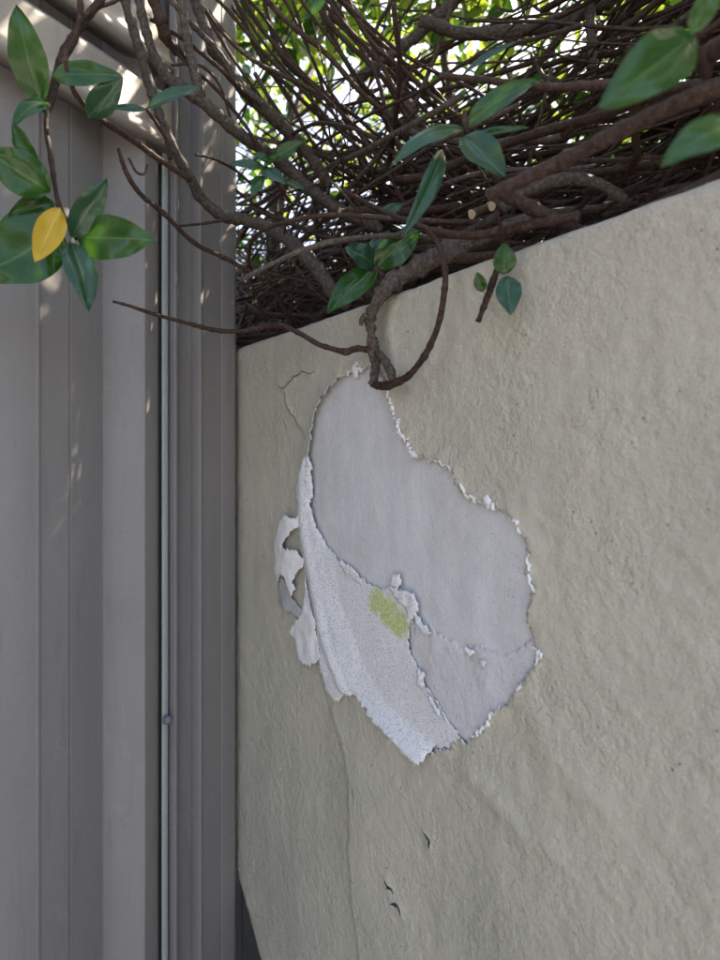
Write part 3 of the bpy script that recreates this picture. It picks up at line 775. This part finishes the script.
# clusters
tw3 = branch(hedge, [(374, 267, .755), (384, 276, .76), (392, 284, .765)], [2.4, 2.6, 3], 'twig', name='twig')
leaf(tw3, (375, 268), (327, 314), .76, 30, 'leaf', zt=.73, tilt=(-.1, .5), bend=.05, fold=.15)
leaf(tw3, (375, 267), (421, 230), .76, 32, 'leaf', zt=.745, tilt=(.1, .4), bend=.04, fold=.12)
leaf(tw3, (374, 266), (345, 247), .76, 27, 'leaf_b', zt=.74, tilt=(-.1, .6), bend=.08, fold=.2)
leaf(tw3, (368, 250), (390, 230), .78, 10, 'leaf_b', zt=.78, tilt=(0, .6))
leaf(tw3, (402, 204), (372, 222), .79, 13, 'leaf_b', zt=.78, tilt=(0, .6))
tw1 = branch(hedge, [(266, 166, .84), (275, 178, .86), (290, 200, .9)], [1.8, 2, 2], 'twig', name='twig')
for b, t, wd, mt in [((265, 167), (229, 164), 11, 'leaf_b'), ((272, 160), (304, 141), 15, 'leaf'), ((262, 170), (286, 184), 15, 'leaf_b'), ((262, 176), (251, 196), 12, 'leaf'), ((284, 181), (305, 190), 8, 'leaf'), ((270, 161), (252, 154), 10, 'leaf_b'), ((264, 166), (280, 155), 9, 'leaf')]:
    leaf(tw1, b, t, .84, wd, mt, zt=.83, tilt=(random.uniform(-.2, .2), .6), bend=.05)
# cluster at (465,130)
tw2 = branch(hedge, [(464, 112, .57), (466, 130, .57), (478, 150, .59), (500, 185, .62)], [2.5, 3.2, 3, 3.4], 'twig', name='twig')
leaf(tw2, (464, 128), (389, 169), .57, 22, 'leaf_b', zt=.56, tilt=(-.1, .8), bend=.14, fold=.12)
leaf(tw2, (442, 150), (402, 237), .58, 20, 'leaf_b', zt=.55, tilt=(.4, .2), bend=.1, fold=.2)
leaf(tw2, (466, 126), (539, 80), .57, 24, 'leaf', zt=.56, tilt=(.2, .7), bend=.1, fold=.2)
leaf(tw2, (463, 137), (506, 179), .56, 34, 'leaf_b', zt=.535, tilt=(.1, .5), bend=.06, fold=.3)
leaf(tw2, (462, 76), (516, 43), .62, 11, 'leaf_b', zt=.6, tilt=(0, .9), bend=.06)
leaf(tw2, (466, 140), (530, 128), .58, 12, 'leaf', zt=.57, tilt=(0, .9), bend=.05)
tw4 = branch(hedge, [(692, 42, .40), (700, 60, .42), (706, 75, .44)], [4, 5, 5], 'twig', name='twig')
leaf(tw4, (694, 38), (598, 110), .40, 56, 'leaf', zt=.37, tilt=(.1, .2), bend=.07, fold=.12)
leaf(tw4, (742, 128), (661, 165), .37, 44, 'leaf', zt=.355, tilt=(0, .5), bend=.12, fold=.15)
leaf(tw4, (690, 34), (722, -22), .40, 24, 'leaf', zt=.39, tilt=(.2, .3), bend=.05)
leaf(hedge, (312, 14), (322, -18), .8, 18, 'leaf', tilt=(0, .4))

# --- the tangle: slender stems combed along the wall top
random.seed(77)
def tangle_path(s, wd, z, az, el, L, n=9):
    P = []; p = W(s, z, -wd); daz = random.gauss(0, .10); de = random.gauss(0, .07)
    for k in range(n):
        P.append(Vector(p))
        d = WD*math.cos(az)*math.cos(el)-WN*math.sin(az)*math.cos(el)+Vector((0, 0, math.sin(el)))
        p = p+d*(L/(n-1)); az += daz+random.gauss(0, .13); el += de+random.gauss(0, .12); el *= .93
        if p.z < WALL_TOP+.008 and el < .1: el = abs(el)*.5+.12; de = abs(de)
        if (p-W0).dot(WN) > .06: az = az+.25*(1 if math.cos(az) > 0 else -1)
    return P
singles = []; mass = MB()
NT = 2100
for k in range(NT):
    wd = random.triangular(-.03, .95, .22); s = random.uniform(-.95, 1.25)
    hi = .10+.62*min(1, wd/.5)+.15
    z = WALL_TOP+.008+abs(random.gauss(0, .5))*hi*.8
    if wd < .02: z = max(z, WALL_TOP+.03)
    az = random.gauss(0, .32)+(math.pi if random.random() < .5 else 0)
    if random.random() < .06: az = random.uniform(0, 2*math.pi)
    el = random.gauss(.02, .17); L = random.uniform(.35, 1.0)
    P = tangle_path(s, wd, z, az, el, L)
    # keep stems off the viewer and the fence
    if any(q.y > .2 and q.y < 1.1 and 360+FPX*q.x/q.y < 238 for q in P): continue
    pr = [(360+FPX*q.x/q.y, 480-FPX*(q.z-EYE)/q.y) for q in P if .3 < q.y < .95]
    if len(pr) > 1 and max(q[1] for q in pr)-min(q[1] for q in pr) > 110 and any(240 < q[0] < 560 for q in pr): continue
    if any((q-Vector((0, 0, EYE))).length < .5 or (q-F0).dot(FN) < .03 and (q-F0).dot(FE) < .02 for q in P): continue
    r = random.choice([.0013, .0016, .002, .0024, .003, .0042]) if random.random() > .06 else .0052
    P = [q for q in P]
    mz = min(q.y for q in P)
    vis = sum(1 for q in P if q.y > .3 and 0 < 360+FPX*q.x/q.y < 720 and 0 < 480-FPX*(q.z-EYE)/q.y < 350)
    score = vis*r/max(.4, sum(q.y for q in P)/len(P))*(1 if wd < .5 else .4)
    singles.append((score, P, r))
singles.sort(key=lambda x: -x[0])
for k, (sc, P, r) in enumerate(singles):
    rr = [r*1.1, r, r*.9, r*.6]
    if k < 240:
        v, f = tube(P, rr, 22, 6, .18, .006, k*1.7); mesh_obj('twig', v, f, M['twig' if k % 3 else 'bark'], hedge)
    else:
        v, f = tube(P, rr, 16, 5, 0, .006, k*1.7); mass.add(v, f)
tag(mesh_obj('twig_mass', mass.v, mass.f, M['twig'], hedge), 'mass of fine stems deep inside the hedge', kind='stuff')

# --- leaves of the hedge behind and above the tangle
fol = MB(); inner = MB()
def small_leaf(p, L, d, n_, mb):
    d = d.normalized(); n_ = (n_-d*n_.dot(d)).normalized(); q = d.cross(n_)
    v = []; uv = []
    for y, wd, dz in ((0, .04, 0), (.3, .42, .05), (.62, .40, .06), (1, .02, 0)):
        for x in (-1, 0, 1):
            v.append(p+d*(L*y)+q*(x*wd*L*.5)+n_*(L*(dz+abs(x)*.06))); uv.append((x*.5+.5, y))
    f = [(j*3+i, j*3+i+1, j*3+i+4, j*3+i+3) for j in range(3) for i in range(2)]
    mb.add(v, f, uv)
def rv(): return Vector((random.gauss(0, 1), random.gauss(0, 1), random.gauss(0, 1)))
def leaf_cloud(n, srange, wrange, zfun, clump=.5, pin=0.0):
    k = 0
    while k < n:
        s = random.uniform(*srange); wd = random.uniform(*wrange); z = zfun(wd)
        p = W(s, z, -wd)
        if noise.noise(p*3.3)+.5*noise.noise(p*8) < clump-.5+random.uniform(-.25, .25): continue
        k += 1
        if s < -.25 and wd > .5 and z > WALL_TOP+.4 and random.random() < .4: continue     # the hedge thins out near the fence
        if (p-F0).dot(FN) < -.02 and (p-F0).dot(FE) < .1: continue
        if (p-Vector((0, 0, EYE))).length < .75: continue
        d = rv(); d.z -= .5
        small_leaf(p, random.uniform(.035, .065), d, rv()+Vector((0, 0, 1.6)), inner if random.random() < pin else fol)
leaf_cloud(5600, (-1.4, 2.0), (.75, 1.6), lambda wd: WALL_TOP+random.uniform(-.3, 1.5), .5, .35)
leaf_cloud(6500, (-1.2, 2.6), (.05, 1.0), lambda wd: WALL_TOP+random.uniform(.62+.1*wd, 1.25), .5, .3)
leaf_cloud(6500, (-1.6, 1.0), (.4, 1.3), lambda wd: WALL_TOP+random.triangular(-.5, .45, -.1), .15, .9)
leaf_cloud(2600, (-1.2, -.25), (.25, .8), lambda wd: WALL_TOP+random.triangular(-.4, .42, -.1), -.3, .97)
leaf_cloud(2200, (-.2, 1.6), (.45, 1.0), lambda wd: WALL_TOP+random.triangular(0, .65, .1), .35, .85)
leaf_cloud(3500, (-.5, 1.3), (-.05, .5), lambda wd: WALL_TOP+random.uniform(.66, 1.35), .3, .5)  # extra overhead leaves out of view, added to soften sun on the rails
leaf_cloud(4500, (-2.3, -.4), (.7, 1.6), lambda wd: WALL_TOP+random.triangular(-.4, .75, .1), -.3, .95)
leaf_cloud(4200, (-.7, 1.3), (.9, 1.8), lambda wd: WALL_TOP+random.uniform(.0, 1.0), .3, .8)
tag(mesh_obj('inner_foliage', inner.v, inner.f, M['leaf'], hedge, uvs=inner.uv), 'hedge leaves in the darker leaf colour, standing in for deep shade', kind='stuff')  # darker leaf colour stands in for the shade inside the hedge
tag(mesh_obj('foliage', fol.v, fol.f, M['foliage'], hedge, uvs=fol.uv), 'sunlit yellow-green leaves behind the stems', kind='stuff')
# main stems of the hedge rooted behind the wall
for k in range(7):
    s = -.9+.42*k+random.uniform(-.1, .1); wd = random.uniform(.3, .6)
    P = [W(s, -.05, -wd), W(s+.03, .8, -wd-.05), W(s+random.uniform(-.1, .1), 1.6, -wd+.02), W(s+random.uniform(-.3, .3), 2.2, -wd+random.uniform(-.1, .2)), W(s+random.uniform(-.5, .5), 2.8, -wd)]
    v, f = tube(P, [.03, .026, .022, .014, .006], 40, 8, .2, .01, k); mesh_obj('trunk', v, f, M['bark'], hedge)

# ------------------------------------------------------------------ timber fence added behind the wall end to keep the gap dark
tf = empty('gap_filler_fence')
tag(tf, 'added dark paling fence that keeps the gap behind the wall end dark', 'fence')
tm = mat_plain('shade_dark_timber', (.010, .008, .006), (.026, .020, .015), 14, .85, .5, .004)  # near-black base colour stands in for the shade in the gap
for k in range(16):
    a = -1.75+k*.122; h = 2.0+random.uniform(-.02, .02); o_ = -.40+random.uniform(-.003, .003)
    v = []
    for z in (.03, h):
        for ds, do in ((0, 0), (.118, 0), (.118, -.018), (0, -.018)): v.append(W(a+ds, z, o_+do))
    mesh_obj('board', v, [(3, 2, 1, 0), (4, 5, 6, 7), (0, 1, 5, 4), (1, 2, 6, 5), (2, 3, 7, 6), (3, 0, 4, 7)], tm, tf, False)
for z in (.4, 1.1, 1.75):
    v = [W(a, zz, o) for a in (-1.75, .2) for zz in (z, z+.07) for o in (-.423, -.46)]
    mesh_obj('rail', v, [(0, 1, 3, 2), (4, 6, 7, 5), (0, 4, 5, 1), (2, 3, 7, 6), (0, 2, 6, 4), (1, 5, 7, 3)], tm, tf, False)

# ------------------------------------------------------------------ evergreen shrub added well behind the hedge to darken its sky gaps
random.seed(9)
bs = empty('added_backdrop_shrub')
tag(bs, 'tall evergreen shrub added to darken the gaps behind the tangled hedge stems', 'shrub')
cr = MB(); blobs = []
for k in range(30):
    u = random.uniform(150, 860); t = random.uniform(4.2, 5.6)
    top = (480-random.gauss(165, 40))/FPX*t+EYE
    z = random.uniform(.8, top-.5); c = at(u, 480, t); blobs.append((Vector((c.x, c.y, z)), random.uniform(.45, .8)))
for k in range(9500):
    c, r = random.choice(blobs); d = rv().normalized()*r*random.uniform(.45, 1)**.5
    p = c+d; dd_ = rv(); dd_.z -= .4
    small_leaf(p, random.uniform(.07, .12), dd_, rv()+Vector((0, 0, 1.3)), cr)
tag(mesh_obj('crown', cr.v, cr.f, M['leaf'], bs, uvs=cr.uv), kind='stuff')
for k in range(6):
    c = at(200+110*k, 480, 4.9)
    P = [Vector((c.x, c.y, -.05)), Vector((c.x+.05, c.y, 1.0)), Vector((c.x-.1, c.y+.1, 2.0)), Vector((c.x+.1, c.y, 2.9))]
    v, f = tube(P, [.07, .055, .04, .015], 24, 8, .15, .02, k); mesh_obj('trunk', v, f, M['bark'], bs)
